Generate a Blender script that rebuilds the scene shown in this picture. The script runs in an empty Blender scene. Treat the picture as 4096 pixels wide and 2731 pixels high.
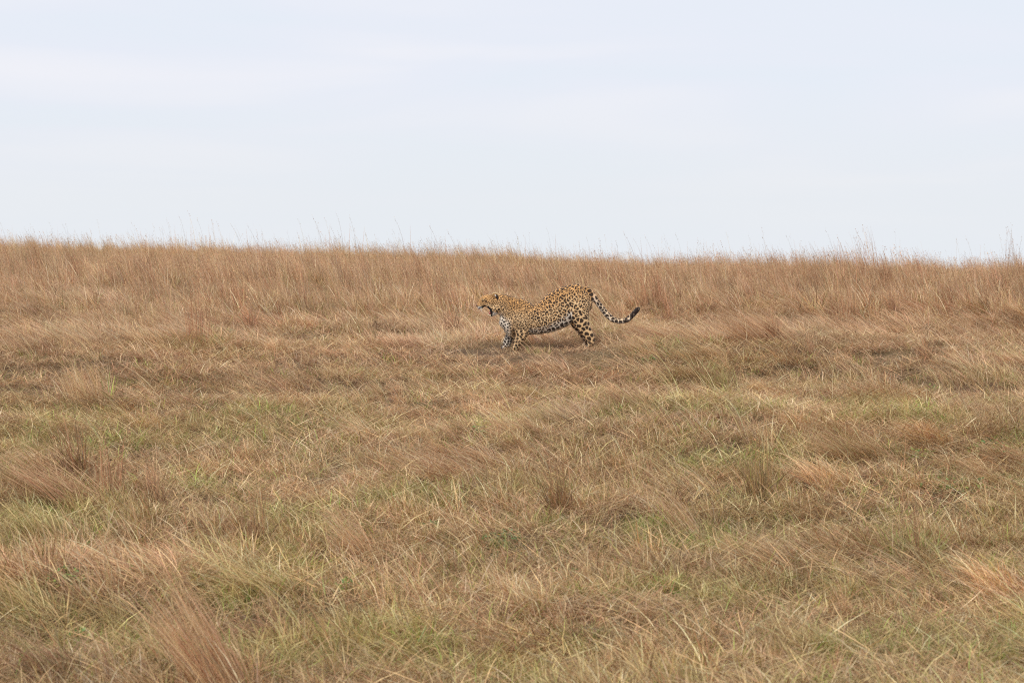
import bpy, math, random
import numpy as np
from mathutils import Vector, kdtree

# ------------------------------------------------------------------ camera, world, sun, exposure
SC = bpy.context.scene
COL = SC.collection
rng = np.random.default_rng(11)
random.seed(11)

FPX = 9500.0                       # focal length in pixels of the 4096-wide frame
CAMZ = 2.45
YH = 800.0                         # row of the true horizon
PITCH = math.atan((1365.5 - YH) / FPX)
cam_d = bpy.data.cameras.new('camera')
cam = bpy.data.objects.new('camera', cam_d); COL.objects.link(cam)
cam_d.sensor_width = 36.0
cam_d.lens = FPX / 4096 * 36.0
cam_d.clip_start = 0.1; cam_d.clip_end = 3000
cam.location = (0, 0, CAMZ)
cam.rotation_euler = (math.pi / 2 - PITCH, 0, 0)
cam_d.dof.use_dof = True
cam_d.dof.focus_distance = 26.6
cam_d.dof.aperture_fstop = 5.6
SC.camera = cam

SUN_EL, SUN_AZ = 46.0, 205.0       # degrees; azimuth clockwise from +Y (behind the camera, a little left)
world = bpy.data.worlds.new('World'); SC.world = world; world.use_nodes = True
wn, wl = world.node_tree.nodes, world.node_tree.links
wn.clear()
w_out = wn.new('ShaderNodeOutputWorld'); w_bg = wn.new('ShaderNodeBackground')
sky = wn.new('ShaderNodeTexSky'); sky.sky_type = 'NISHITA'; sky.sun_disc = False
sky.sun_elevation = math.radians(SUN_EL); sky.sun_rotation = math.radians(SUN_AZ)
tc = wn.new('ShaderNodeTexCoord'); sep = wn.new('ShaderNodeSeparateXYZ')
wl.new(tc.outputs['Generated'], sep.inputs[0])
def wmath(op, a, b=None):
    n = wn.new('ShaderNodeMath'); n.operation = op
    for i, v in enumerate((a, b)):
        if v is None: continue
        if isinstance(v, (int, float)): n.inputs[i].default_value = v
        else: wl.new(v, n.inputs[i])
    return n.outputs[0]
zz = wmath('ADD', wmath('ABSOLUTE', sep.outputs[2]), 0.10)
cx = wmath('DIVIDE', sep.outputs[0], zz); cy = wmath('DIVIDE', sep.outputs[1], zz)
comb = wn.new('ShaderNodeCombineXYZ'); wl.new(cx, comb.inputs[0]); wl.new(cy, comb.inputs[1])
n1 = wn.new('ShaderNodeTexNoise'); n1.inputs['Scale'].default_value = 0.62; n1.inputs['Detail'].default_value = 3
n1.inputs['Roughness'].default_value = 0.45; n1.inputs['Distortion'].default_value = 0.6
wl.new(comb.outputs[0], n1.inputs['Vector'])
cr = wn.new('ShaderNodeValToRGB')
cr.color_ramp.elements[0].position = 0.34; cr.color_ramp.elements[0].color = (0.770, 0.828, 0.912, 1)
cr.color_ramp.elements[1].position = 0.68; cr.color_ramp.elements[1].color = (0.860, 0.866, 0.925, 1)
e = cr.color_ramp.elements.new(0.5); e.color = (0.795, 0.83, 0.918, 1)
wl.new(n1.outputs['Fac'], cr.inputs['Fac'])
hz = wn.new('ShaderNodeMapRange'); hz.inputs['From Min'].default_value = 0.0; hz.inputs['From Max'].default_value = 0.05
hz.inputs['To Min'].default_value = 0.85; hz.inputs['To Max'].default_value = 0.0
wl.new(sep.outputs[2], hz.inputs['Value'])
mh = wn.new('ShaderNodeMixRGB'); mh.inputs[2].default_value = (0.80, 0.835, 0.875, 1)
wl.new(hz.outputs[0], mh.inputs[0]); wl.new(cr.outputs[0], mh.inputs[1])
sc_ = wn.new('ShaderNodeVectorMath'); sc_.operation = 'SCALE'; sc_.inputs['Scale'].default_value = 10.3
wl.new(mh.outputs[0], sc_.inputs[0])
mx = wn.new('ShaderNodeMixRGB'); mx.inputs[0].default_value = 0.96
wl.new(sky.outputs[0], mx.inputs[1]); wl.new(sc_.outputs[0], mx.inputs[2])
wl.new(mx.outputs[0], w_bg.inputs[0]); w_bg.inputs[1].default_value = 0.1
wl.new(w_bg.outputs[0], w_out.inputs[0])

sun_d = bpy.data.lights.new('sun', 'SUN'); sun_d.energy = 2.0; sun_d.angle = math.radians(12); sun_d.color = (1, 0.95, 0.87)
sun = bpy.data.objects.new('sun', sun_d); COL.objects.link(sun)
a, el = math.radians(SUN_AZ), math.radians(SUN_EL)
sdir = Vector((math.sin(a) * math.cos(el), math.cos(a) * math.cos(el), math.sin(el)))
sun.rotation_euler = sdir.to_track_quat('Z', 'Y').to_euler(); sun.location = sdir * 50

SC.view_settings.view_transform = 'Standard'; SC.view_settings.look = 'None'
SC.view_settings.exposure = 0.0; SC.view_settings.gamma = 1.0; SC.view_settings.use_curve_mapping = False
SC.cycles.use_denoising = False; SC.cycles.filter_width = 1.1
SC.cycles.max_bounces = 6; SC.cycles.diffuse_bounces = 4; SC.cycles.glossy_bounces = 1
SC.cycles.transmission_bounces = 3; SC.cycles.transparent_max_bounces = 4

# ------------------------------------------------------------------ small numpy tools
def smooth(a, b, x):
    t = np.clip((np.asarray(x, float) - a) / (b - a), 0, 1); return t * t * (3 - 2 * t)
_lat = {}
def noise2(x, y, scale, seed):
    """value noise in 0..1 with features of about `scale` metres"""
    if seed not in _lat: _lat[seed] = np.random.default_rng(1000 + seed).random((256, 256))
    L = _lat[seed]; x = np.asarray(x, float) / scale + 37.3 * seed; y = np.asarray(y, float) / scale + 11.7 * seed
    xi = np.floor(x).astype(int); yi = np.floor(y).astype(int); fx = x - xi; fy = y - yi
    fx = fx * fx * (3 - 2 * fx); fy = fy * fy * (3 - 2 * fy)
    g = lambda i, j: L[(xi + i) & 255, (yi + j) & 255]
    return (g(0, 0) * (1 - fx) + g(1, 0) * fx) * (1 - fy) + (g(0, 1) * (1 - fx) + g(1, 1) * fx) * fy
def fbm(x, y, scale, seed, octv=3):
    s = 0; w = 0
    for k in range(octv):
        s = s + noise2(x, y, scale / 2 ** k, seed + 17 * k) * 0.5 ** k; w += 0.5 ** k
    return s / w

_kd = np.array([-60, 0, 6, 12, 20, 27.6, 36, 50, 65, 80, 100, 140, 220, 420, 900.])
_kz = np.array([0.0, 0.0, 0.0, 0.05, .47, .82, .95, .85, .45, -.08, -1.1, -4.0, -13, -34, -60.])
_fd = np.linspace(-60, 900, 9601)
_fz = np.interp(_fd, _kd, _kz)
_k = np.exp(-0.5 * (np.arange(-60, 61) / 22.0) ** 2); _k /= _k.sum()
_fz = np.convolve(np.pad(_fz, 60, mode='edge'), _k, mode='valid')
def ground(x, y, bumps=True):
    x = np.asarray(x, float); y = np.asarray(y, float)
    z = np.interp(y, _fd, _fz) - 0.029 * np.clip(x, -60, 60) * smooth(28, 68, y)
    if bumps:
        z = z + (fbm(x, y, 3.2, 1) - 0.5) * 0.30 + (fbm(x, y, 1.1, 2, 2) - 0.5) * 0.16
    return z
def on_ground(px, py):
    """the place on the ground that the photograph shows at pixel (px, py) of 4096 x 2731"""
    u = (px - 2048) / FPX; v = (1365.5 - py) / FPX
    d = np.array([u, math.cos(PITCH) + v * math.sin(PITCH), -math.sin(PITCH) + v * math.cos(PITCH)])
    t = np.linspace(6, 88, 6000)
    h = CAMZ + d[2] * t - ground(d[0] * t, d[1] * t)
    i = int(np.argmax(h < 0)) if (h < 0).any() else int(np.argmin(h[:5000]))
    return float(d[0] * t[i]), float(d[1] * t[i])
def to_px(x, y, z):
    dy, dz = y, z - CAMZ
    dep = dy * math.cos(PITCH) - dz * math.sin(PITCH); up = dy * math.sin(PITCH) + dz * math.cos(PITCH)
    return 2048 + FPX * x / dep, 1365.5 - FPX * up / dep

def new_mesh(name, V, F, mats, smooth_shade=False, col=None, extra=None):
    me = bpy.data.meshes.new(name)
    V = np.asarray(V, np.float32); F = np.asarray(F, np.int32)
    me.vertices.add(len(V)); me.vertices.foreach_set('co', V.ravel())
    k = F.shape[1]
    me.loops.add(F.size); me.loops.foreach_set('vertex_index', F.ravel())
    me.polygons.add(len(F)); me.polygons.foreach_set('loop_start', np.arange(0, F.size, k, dtype=np.int32))
    me.polygons.foreach_set('loop_total', np.full(len(F), k, np.int32))
    if smooth_shade: me.polygons.foreach_set('use_smooth', np.ones(len(F), bool))
    me.update(calc_edges=True); me.validate()
    if col is not None:
        at = me.attributes.new('tint', 'FLOAT_COLOR', 'POINT')
        c = np.ones((len(V), 4), np.float32); c[:, :3] = col; at.data.foreach_set('color', c.ravel())
    for m in mats: me.materials.append(m)
    return me

def put(name, me, parent=None, loc=None, label=None, cat=None, group=None, kind=None):
    o = bpy.data.objects.new(name, me); COL.objects.link(o)
    if parent is not None: o.parent = parent
    if loc is not None: o.location = loc
    if label: o['label'] = label
    if cat: o['category'] = cat
    if group: o['group'] = group
    if kind: o['kind'] = kind
    return o

# ------------------------------------------------------------------ materials
def mat_grass():
    m = bpy.data.materials.new('grass_blades'); m.use_nodes = True
    n, l = m.node_tree.nodes, m.node_tree.links; n.clear()
    out = n.new('ShaderNodeOutputMaterial')
    at = n.new('ShaderNodeAttribute'); at.attribute_name = 'tint'; at.attribute_type = 'GEOMETRY'
    shade = n.new('ShaderNodeAttribute'); shade.attribute_name = 'hue'; shade.attribute_type = 'INSTANCER'
    mul = n.new('ShaderNodeMixRGB'); mul.blend_type = 'MULTIPLY'; mul.inputs[0].default_value = 1
    # hue vector stored per clump; heroes are not instances, so 0 there -> add the missing 1
    ln = n.new('ShaderNodeVectorMath'); ln.operation = 'LENGTH'; l.new(shade.outputs['Vector'], ln.inputs[0])
    lt = n.new('ShaderNodeMath'); lt.operation = 'LESS_THAN'; lt.inputs[1].default_value = 0.001
    l.new(ln.outputs['Value'], lt.inputs[0])
    ad = n.new('ShaderNodeMixRGB'); ad.inputs[2].default_value = (1, 1, 1, 1)
    l.new(lt.outputs[0], ad.inputs[0]); l.new(shade.outputs['Color'], ad.inputs[1])
    l.new(at.outputs['Color'], mul.inputs[1]); l.new(ad.outputs[0], mul.inputs[2])
    dif = n.new('ShaderNodeBsdfDiffuse'); tr = n.new('ShaderNodeBsdfTranslucent'); gl = n.new('ShaderNodeBsdfGlossy')
    gl.inputs['Roughness'].default_value = 0.42; gl.inputs['Color'].default_value = (0.9, 0.88, 0.82, 1)
    l.new(mul.outputs[0], dif.inputs[0]); l.new(mul.outputs[0], tr.inputs[0])
    m1 = n.new('ShaderNodeMixShader'); m1.inputs[0].default_value = 0.20
    l.new(dif.outputs[0], m1.inputs[1]); l.new(tr.outputs[0], m1.inputs[2])
    m2 = n.new('ShaderNodeMixShader'); m2.inputs[0].default_value = 0.03
    l.new(m1.outputs[0], m2.inputs[1]); l.new(gl.outputs[0], m2.inputs[2])
    l.new(m2.outputs[0], out.inputs[0])
    return m
GRASS = mat_grass()

def mat_ground():
    m = bpy.data.materials.new('savanna_soil'); m.use_nodes = True
    n, l = m.node_tree.nodes, m.node_tree.links
    b = n['Principled BSDF']; b.inputs['Roughness'].default_value = 0.95; b.inputs['Specular IOR Level'].default_value = 0.1
    tcn = n.new('ShaderNodeTexCoord')
    a1 = n.new('ShaderNodeTexNoise'); a1.inputs['Scale'].default_value = 0.55; a1.inputs['Detail'].default_value = 5
    a2 = n.new('ShaderNodeTexNoise'); a2.inputs['Scale'].default_value = 26; a2.inputs['Detail'].default_value = 6; a2.inputs['Roughness'].default_value = .7
    l.new(tcn.outputs['Object'], a1.inputs['Vector']); l.new(tcn.outputs['Object'], a2.inputs['Vector'])
    r1 = n.new('ShaderNodeValToRGB'); r1.color_ramp.elements[0].position = .38; r1.color_ramp.elements[1].position = .66
    r1.color_ramp.elements[0].color = (.20, .135, .085, 1); r1.color_ramp.elements[1].color = (.27, .205, .115, 1)
    r2 = n.new('ShaderNodeValToRGB'); r2.color_ramp.elements[0].position = .35; r2.color_ramp.elements[1].position = .68
    r2.color_ramp.elements[0].color = (.45, .42, .40, 1); r2.color_ramp.elements[1].color = (1.35, 1.25, 1.15, 1)
    l.new(a1.outputs['Fac'], r1.inputs[0]); l.new(a2.outputs['Fac'], r2.inputs[0])
    mu = n.new('ShaderNodeMixRGB'); mu.blend_type = 'MULTIPLY'; mu.inputs[0].default_value = 1
    l.new(r1.outputs[0], mu.inputs[1]); l.new(r2.outputs[0], mu.inputs[2]); l.new(mu.outputs[0], b.inputs['Base Color'])
    bp = n.new('ShaderNodeBump'); bp.inputs['Distance'].default_value = 0.03; l.new(a2.outputs['Fac'], bp.inputs['Height'])
    l.new(bp.outputs[0], b.inputs['Normal'])
    return m

def mat_plain(name, rgb, rough=.6, spec=.3):
    m = bpy.data.materials.new(name); m.use_nodes = True
    n, l = m.node_tree.nodes, m.node_tree.links
    b = n['Principled BSDF']; b.inputs['Roughness'].default_value = rough; b.inputs['Specular IOR Level'].default_value = spec
    t = n.new('ShaderNodeTexNoise'); t.inputs['Scale'].default_value = 60; t.inputs['Detail'].default_value = 3
    r = n.new('ShaderNodeValToRGB')
    r.color_ramp.elements[0].color = tuple(c * .75 for c in rgb) + (1,); r.color_ramp.elements[1].color = tuple(min(1, c * 1.2) for c in rgb) + (1,)
    l.new(t.outputs['Fac'], r.inputs[0]); l.new(r.outputs[0], b.inputs['Base Color'])
    return m

# ------------------------------------------------------------------ the ground sheet
def axis(lo, hi, step, ends):
    core = np.arange(lo, hi + step / 2, step)
    def grow(start, sgn, end):
        out = []; s = step; p = start
        while sgn * (end - p) > 0:
            s *= 1.25; p += sgn * s; out.append(p)
        return out
    return np.array(grow(lo, -1, ends[0])[::-1] + list(core) + grow(hi, 1, ends[1]))
gx = axis(-21, 21, .22, (-700, 700)); gy = axis(5, 92, .28, (-60, 880))
GX, GY = np.meshgrid(gx, gy)
GZ = ground(GX, GY)
gv = np.stack([GX.ravel(), GY.ravel(), GZ.ravel()], 1)
ii = (np.arange(len(gy) - 1)[:, None] * len(gx) + np.arange(len(gx) - 1)[None, :]).ravel()
gf = np.stack([ii, ii + 1, ii + 1 + len(gx), ii + len(gx)], 1)
put('ground', new_mesh('ground', gv, gf, [mat_ground()], True), kind='structure')

# ------------------------------------------------------------------ blades of grass
PAL = {
    'straw':  np.array([.79, .545, .29]), 'pale': np.array([.90, .71, .46]), 'pink': np.array([.70, .42, .245]),
    'red':    np.array([.53, .265, .145]), 'brown': np.array([.36, .205, .12]), 'grey': np.array([.60, .43, .275]),
    'green':  np.array([.29, .32, .09]), 'lime': np.array([.44, .50, .12]), 'olive': np.array([.47, .38, .15]),
    'dark':   np.array([.13, .08, .05]), 'leaf': np.array([.16, .28, .085]), 'teal': np.array([.22, .31, .16]),
    'yellow': np.array([.80, .60, .06])}
def pick_cols(n, mix, r):
    keys = list(mix); w = np.array([mix[k] for k in keys], float); w /= w.sum()
    c = np.array([PAL[k] for k in keys])[r.choice(len(keys), n, p=w)]
    return c * r.uniform(.58, 1.28, (n, 1)) * r.uniform(.95, 1.05, (n, 3))

class Clump:
    def __init__(self): self.V = []; self.F = []; self.C = []; self.n = 0
    def add(self, V, F, C):
        self.V.append(V); self.F.append(F + self.n); self.C.append(C); self.n += len(V)
    def mesh(self, name):
        return new_mesh(name, np.concatenate(self.V), np.concatenate(self.F), [GRASS], False, np.concatenate(self.C))

def blades(cl, r, n, rad, length, th0, th1, width, mix, az=None, azspread=math.pi, seg=4, base_z=(0, 0), centre=(0, 0), taper=True, ellipse=1.0, heads=0.0):
    """n curved tapering ribbons; th0/th1 = lean from vertical (degrees) at foot and tip"""
    L = r.uniform(length[0], length[1], n)
    rr = rad * np.sqrt(r.random(n)); ph = r.random(n) * 2 * math.pi
    base = np.stack([centre[0] + rr * np.cos(ph), centre[1] + rr * np.sin(ph) * ellipse, r.uniform(base_z[0], base_z[1], n)], 1)
    if az is None: A = r.random(n) * 2 * math.pi
    else: A = az + r.normal(0, azspread, n)
    t0 = np.radians(r.uniform(th0[0], th0[1], n)); t1 = np.radians(r.uniform(th1[0], th1[1], n))
    W = r.uniform(width[0], width[1], n)
    roll = r.random(n) * math.pi
    tw = r.normal(0, .35, n)
    P = [base]
    dirs = []
    for k in range(seg):
        f = (k + .5) / seg
        th = t0 + (t1 - t0) * f ** 1.4; az_k = A + tw * f
        d = np.stack([np.sin(th) * np.cos(az_k), np.sin(th) * np.sin(az_k), np.cos(th)], 1)
        d[:, 2] = np.where(P[-1][:, 2] < 0.012, np.abs(d[:, 2]), d[:, 2])
        dirs.append(d); P.append(P[-1] + d * (L / seg)[:, None])
    side0 = np.stack([np.cos(A + math.pi / 2 + roll), np.sin(A + math.pi / 2 + roll), np.zeros(n)], 1)
    rows = []
    for k in range(seg + 1):
        f = k / seg
        w = W * ((1 - f ** 2 * .9) if taper else (1 - .5 * f)) * (.75 + .5 * min(f * 3, 1)) * .5
        rows.append(P[k] - side0 * w[:, None]); rows.append(P[k] + side0 * w[:, None])
    V = np.stack(rows, 1).reshape(-1, 3)
    m = 2 * (seg + 1)
    q = np.array([[2 * k, 2 * k + 1, 2 * k + 3, 2 * k + 2] for k in range(seg)])
    F = (q[None] + (np.arange(n) * m)[:, None, None]).reshape(-1, 4)
    C0 = pick_cols(n, mix, r)
    C = np.repeat(C0, m, 0)
    cl.add(V, F, C)
    if heads > 0:
        sel = np.nonzero(r.random(n) < heads)[0]
        tips = P[-1][sel]; dd = dirs[-1][sel]
        for j in range(5):
            off = r.normal(0, .012, (len(sel), 3)) - dd * (r.uniform(0, .14, len(sel)))[:, None]
            c = tips + off; ln_ = r.uniform(.014, .030, len(sel))[:, None]; wd = r.uniform(.003, .006, len(sel))[:, None]
            ax = dd * .6 + r.normal(0, .5, (len(sel), 3)); ax /= np.linalg.norm(ax, axis=1)[:, None]
            s = np.cross(ax, r.normal(0, 1, (len(sel), 3))); s /= np.linalg.norm(s, axis=1)[:, None]
            V = np.stack([c - ax * ln_ / 2, c + s * wd, c + ax * ln_ / 2, c - s * wd], 1).reshape(-1, 3)
            F = np.arange(len(V)).reshape(-1, 4)
            cl.add(V, F, np.repeat(pick_cols(len(sel), {'red': 2, 'brown': 2, 'pink': 2, 'straw': 1}, r), 4, 0))
    return P[-1]

def leaves(cl, r, n, rad, height, size, mix):
    rr = rad * np.sqrt(r.random(n)); ph = r.random(n) * 2 * math.pi
    c = np.stack([rr * np.cos(ph), rr * np.sin(ph), r.uniform(.02, height, n) * (1 - .5 * rr / rad)], 1)
    az = r.random(n) * 2 * math.pi; up = r.uniform(-.2, .7, n)
    d = np.stack([np.cos(az), np.sin(az), up], 1); d /= np.linalg.norm(d, axis=1)[:, None]
    s = np.cross(d, [0, 0, 1.]) + r.normal(0, .25, (n, 3)); s /= np.linalg.norm(s, axis=1)[:, None]
    L = r.uniform(size[0], size[1], n)[:, None]; w = L * .27
    nn = np.cross(d, s)
    V = np.stack([c, c + d * L * .35 + s * w + nn * w * .3, c + d * L * .35 - s * w + nn * w * .3, c + d * L * .75 + s * w * .7, c + d * L * .75 - s * w * .7, c + d * L - nn * w * .3], 1).reshape(-1, 3)
    F = np.array([[0, 1, 2, 2], [1, 3, 4, 2], [3, 5, 4, 4]])
    # quads only: drop the degenerate corner by using triangles split as quads
    q = np.array([[0, 1, 3, 5], [0, 5, 4, 2]])
    FF = (q[None] + (np.arange(n) * 6)[:, None, None]).reshape(-1, 4)
    cl.add(V, FF, np.repeat(pick_cols(n, mix, r), 6, 0))

WIND = math.pi * 1.02             # the grass leans to the left
DRY = {'straw': 4, 'pink': 4.2, 'pale': 1.2, 'grey': 2, 'red': 2, 'brown': 1.6, 'olive': .9}
RED = {'straw': 3.2, 'pink': 4.6, 'pale': 1.0, 'grey': 1.6, 'red': 2.2, 'brown': 1.8, 'olive': 1.0}
protos = bpy.data.collections.new('grass_sources')     # sources only, not linked to the scene
def proto(name, fn, count):
    out = []
    for k in range(count):
        cl = Clump(); fn(cl, np.random.default_rng(500 + len(protos.objects)))
        o = bpy.data.objects.new('%s_source' % name, cl.mesh(name)); out.append(o)
        protos.objects.link(o)
    return out

def p_litter(cl, r):
    blades(cl, r, 80, .24, (.06, .26), (60, 92), (70, 96), (.0025, .0065), {'straw': 4, 'pink': 4, 'grey': 2, 'brown': 2.5, 'pale': 1, 'red': 1.5}, seg=2, base_z=(0, .05))
    blades(cl, r, 26, .24, (.04, .12), (5, 50), (20, 80), (.0025, .005), DRY, seg=2)
def p_tuft(cl, r):
    a = WIND + r.normal(0, .35)
    blades(cl, r, 58, .085, (.10, .32), (4, 55), (25, 95), (.002, .006), DRY, az=a, azspread=1.3, seg=4)
    blades(cl, r, 9, .06, (.10, .22), (2, 40), (20, 70), (.0025, .005), {'olive': 2, 'green': 1, 'straw': 1}, seg=3)
def p_tall(cl, r):
    a = WIND + r.normal(0, .3)
    blades(cl, r, 42, .10, (.20, .48), (2, 30), (18, 78), (.0025, .007), RED, az=a, azspread=.8, seg=4)
    blades(cl, r, 16, .09, (.40, .72), (2, 17), (14, 50), (.002, .005), RED, az=a, azspread=.6, seg=4, heads=.22)
def p_stalk(cl, r):
    blades(cl, r, 2 + r.integers(0, 3), .10, (.50, 1.15), (1, 20), (6, 40), (.0035, .0065), {'straw': 2, 'pale': 2, 'red': 1.5, 'brown': 1, 'pink': 1}, az=WIND, azspread=.8, seg=5, heads=.45)
def p_wisp(cl, r):
    blades(cl, r, 4 + r.integers(0, 4), .10, (.30, .65), (15, 45), (50, 95), (.003, .006), {'straw': 3, 'pale': 3, 'pink': 2}, az=WIND, azspread=.35, seg=6)
def p_green(cl, r):
    blades(cl, r, 40, .10, (.05, .15), (2, 45), (25, 85), (.0025, .0055), {'green': 3, 'lime': 3.5, 'olive': 4, 'straw': 2}, seg=3)
    blades(cl, r, 26, .12, (.05, .20), (40, 85), (60, 95), (.0025, .005), DRY, seg=2)
def p_swath(cl, r):
    blades(cl, r, 110, .20, (.22, .52), (38, 72), (84, 104), (.002, .0055), {'straw': 3, 'pink': 5, 'pale': 1.2, 'grey': 1.5, 'red': 2, 'brown': 1}, az=WIND, azspread=.55, seg=5, ellipse=.8, base_z=(0, .05))
def p_sheaf(cl, r):
    m = [{'straw': 4, 'pink': 4, 'pale': 1, 'olive': 1}, {'pink': 4, 'red': 1, 'straw': 3, 'grey': 2}, {'brown': 3, 'red': 2, 'pink': 3, 'olive': 2}][r.integers(0, 3)]
    a = WIND + r.normal(0, .25)
    blades(cl, r, 230, .13, (.18, .48), (15, 60), (80, 112), (.002, .0052), m, az=a, azspread=r.uniform(.45, 1.1), seg=6)
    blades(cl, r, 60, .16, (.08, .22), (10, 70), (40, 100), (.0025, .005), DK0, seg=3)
def p_mess(cl, r):
    blades(cl, r, 46, .20, (.10, .34), (15, 75), (50, 100), (.0022, .0055), {'straw': 4, 'pink': 3, 'pale': 1.5, 'olive': 2.5, 'brown': 2, 'lime': .8}, seg=4)
def p_hollow_shade(cl, r):  # blades coloured dark to stand for shaded hollows between the clumps
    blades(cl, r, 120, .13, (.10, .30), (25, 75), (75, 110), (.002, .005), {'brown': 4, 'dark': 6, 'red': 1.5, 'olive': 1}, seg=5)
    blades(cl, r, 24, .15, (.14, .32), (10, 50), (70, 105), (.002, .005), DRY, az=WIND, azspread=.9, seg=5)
def p_dark(cl, r):
    blades(cl, r, 150, .10, (.18, .42), (4, 45), (30, 85), (.0025, .006), {'brown': 5, 'red': 3, 'dark': 2.5, 'pink': 1.5, 'olive': 1}, az=WIND, azspread=1.4, seg=4)
    blades(cl, r, 30, .08, (.35, .70), (1, 16), (8, 40), (.0025, .005), {'brown': 3, 'red': 3, 'pink': 2}, az=WIND, azspread=1.0, seg=4, heads=.3)
def p_weed(cl, r):
    leaves(cl, r, 34, .10, .11, (.022, .05), {'leaf': 3, 'green': 2, 'teal': 1, 'lime': 1})
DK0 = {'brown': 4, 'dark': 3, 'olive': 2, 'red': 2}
P_LIT = proto('litter', p_litter, 5); P_TUF = proto('dry_tuft', p_tuft, 7); P_TAL = proto('tall_grass', p_tall, 8)
P_STK = proto('seed_stalk', p_stalk, 8); P_GRN = proto('green_tuft', p_green, 4); P_SWA = proto('flattened_grass', p_swath, 5)
P_WEE = proto('weed', p_weed, 3); P_SHF = proto('sheaf', p_sheaf, 7); P_WSP = proto('wisp', p_wisp, 6); P_MES = proto('crossed_blades', p_mess, 7); P_HOL = proto('dark_shade_tangle', p_hollow_shade, 5); P_DRK = proto('dark_tussock', p_dark, 5)

# fields over the ground --------------------------------------------------------
LX, LY = on_ground(2139, 1400)        # the middle of the leopard's stance
def f_tall(x, y):
    edge = 30.4 + (fbm(x, y, 3, 5) - .5) * 10 - 2.6 * smooth(-2.0, -5.0, x) + 1.2 * smooth(3, 8, x)
    return smooth(edge - .6, edge + 1.4, y)
def f_green(x, y):
    g = smooth(.50, .70, fbm(x, y, .8, 6, 3)) * .8
    near = smooth(29, 14, y)
    return np.clip(g * (.20 + .75 * near) + .22 * near + .14 * smooth(0, 3.5, x) * near, 0, 1) * (1 - .85 * smooth(30, 36, y))
def f_flat(x, y):
    return smooth(.52, .62, fbm(x, y, 2.0, 7, 2)) * (1 - .8 * smooth(34, 42, y))
def f_red(x, y): return fbm(x, y, 5.5, 8, 3)
def f_gap(x, y): return smooth(.60, .72, fbm(x, y, 1.3, 9, 2))

layers = []
def scatter(plist, dens, seed, accept, scale, azfix=None, sink=0.0, greenable=1.0, ymax=92, ymin=8.0):
    """random feet over the strip of country the camera could see"""
    r = np.random.default_rng(seed)
    ys = []; xs = []
    band = np.linspace(ymin, ymax, 60)
    for a_, b_ in zip(band[:-1], band[1:]):
        mid = (a_ + b_) / 2; hw = mid * .2156 * 1.12 + 1.1
        n = r.poisson(dens(mid) * (b_ - a_) * 2 * hw)
        ys.append(r.uniform(a_, b_, n)); xs.append(r.uniform(-hw, hw, n))
    x = np.concatenate(xs); y = np.concatenate(ys)
    keep = r.random(len(x)) < accept(x, y)
    # the animal stands here, on grass it has trodden flat
    dx = x - LX; dy = y - LY
    body = (dx > -.42) & (dx < .72) & (dy > -.30) & (dy < .42)
    if plist is not P_LIT: 
        keep &= ~body
        front = (dx > -1.0) & (dx < 1.0) & (dy > -1.7) & (dy <= -.30)
        if plist in (P_TAL, P_TUF, P_STK, P_SHF, P_SWA, P_MES, P_HOL, P_DRK): keep &= ~front
        if plist in (P_TAL, P_STK): keep &= ~((dx > -1.2) & (dx < 1.2) & (dy > -6) & (dy < -.3))
    x = x[keep]; y = y[keep]; n = len(x)
    z = ground(x, y) - sink
    s = scale(x, y, r)
    rz = r.uniform(-.45, .45, n) if azfix is None else azfix(x, y, r)
    tilt = r.normal(0, .06, (n, 2))
    g = f_green(x, y) * greenable; red = (f_red(x, y) - .5) * 2
    hue = np.ones((n, 3))
    hue *= (1 + r.normal(0, .11, (n, 1))) * (1 + r.normal(0, .02, (n, 3)))
    hue *= 1 + (fbm(x, y, 1.2, 41, 2) - .5)[:, None] * np.array([.36, .38, .42])
    hue *= 1 + red[:, None] * np.array([-.01, -.04, -.05])
    far = smooth(42, 70, y)[:, None]
    hue *= 1 + far * np.array([.10, .16, .02])
    hue *= 1 + (g[:, None] * np.array([-.14, -.01, -.22]))
    hue = np.clip(hue, .70, 1.28)
    idx = r.integers(0, len(plist), n)
    off = [o.name for o in sorted(protos.objects, key=lambda o: o.name)]
    glob = np.array([off.index(p.name) for p in plist])[idx]
    layers.append((np.stack([x, y, z], 1), np.stack([tilt[:, 0], tilt[:, 1], rz], 1), s, glob, hue))
    return n

anyaz = lambda x, y, r: r.uniform(0, 6.283, len(x))
def combed(x, y, r): return (fbm(x, y, 2.2, 12, 2) - .5) * 4.2 + r.normal(0, .16, len(x))
one = lambda x, y: np.ones_like(x)
counts = {}
def clearing(x, y): return 1 - .42 * smooth(18.5, 21, y) * smooth(29.5, 27.5, y) * smooth(.25, .45, fbm(x, y, 2.5, 71, 2))
def near_foot(x, y, v): 
    dx = x - LX; dy = y - LY
    return v * np.where((np.abs(dx) < .9) & (dy > -1.3) & (dy < .4), .55, 1)
counts['litter'] = scatter(P_LIT, lambda d: 34 if d < 22 else 26 if d < 34 else 5, 1, lambda x, y: 1 - .55 * f_gap(x, y), lambda x, y, r: near_foot(x, y, r.uniform(.8, 1.35, len(x))), anyaz)
counts['tuft'] = scatter(P_TUF, lambda d: 28 if d < 34 else 12, 2,
    lambda x, y: np.clip(.12 + 1.1 * fbm(x, y, 1.5, 14, 3) ** 1.8 - .5 * f_flat(x, y) - .5 * f_gap(x, y), .04, 1),
    lambda x, y, r: r.uniform(.5, 1.15, len(x)) * (.40 + 1.15 * fbm(x, y, 1.3, 15, 2)) * clearing(x, y) * (1 + .35 * smooth(28, 33, y)))
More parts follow.
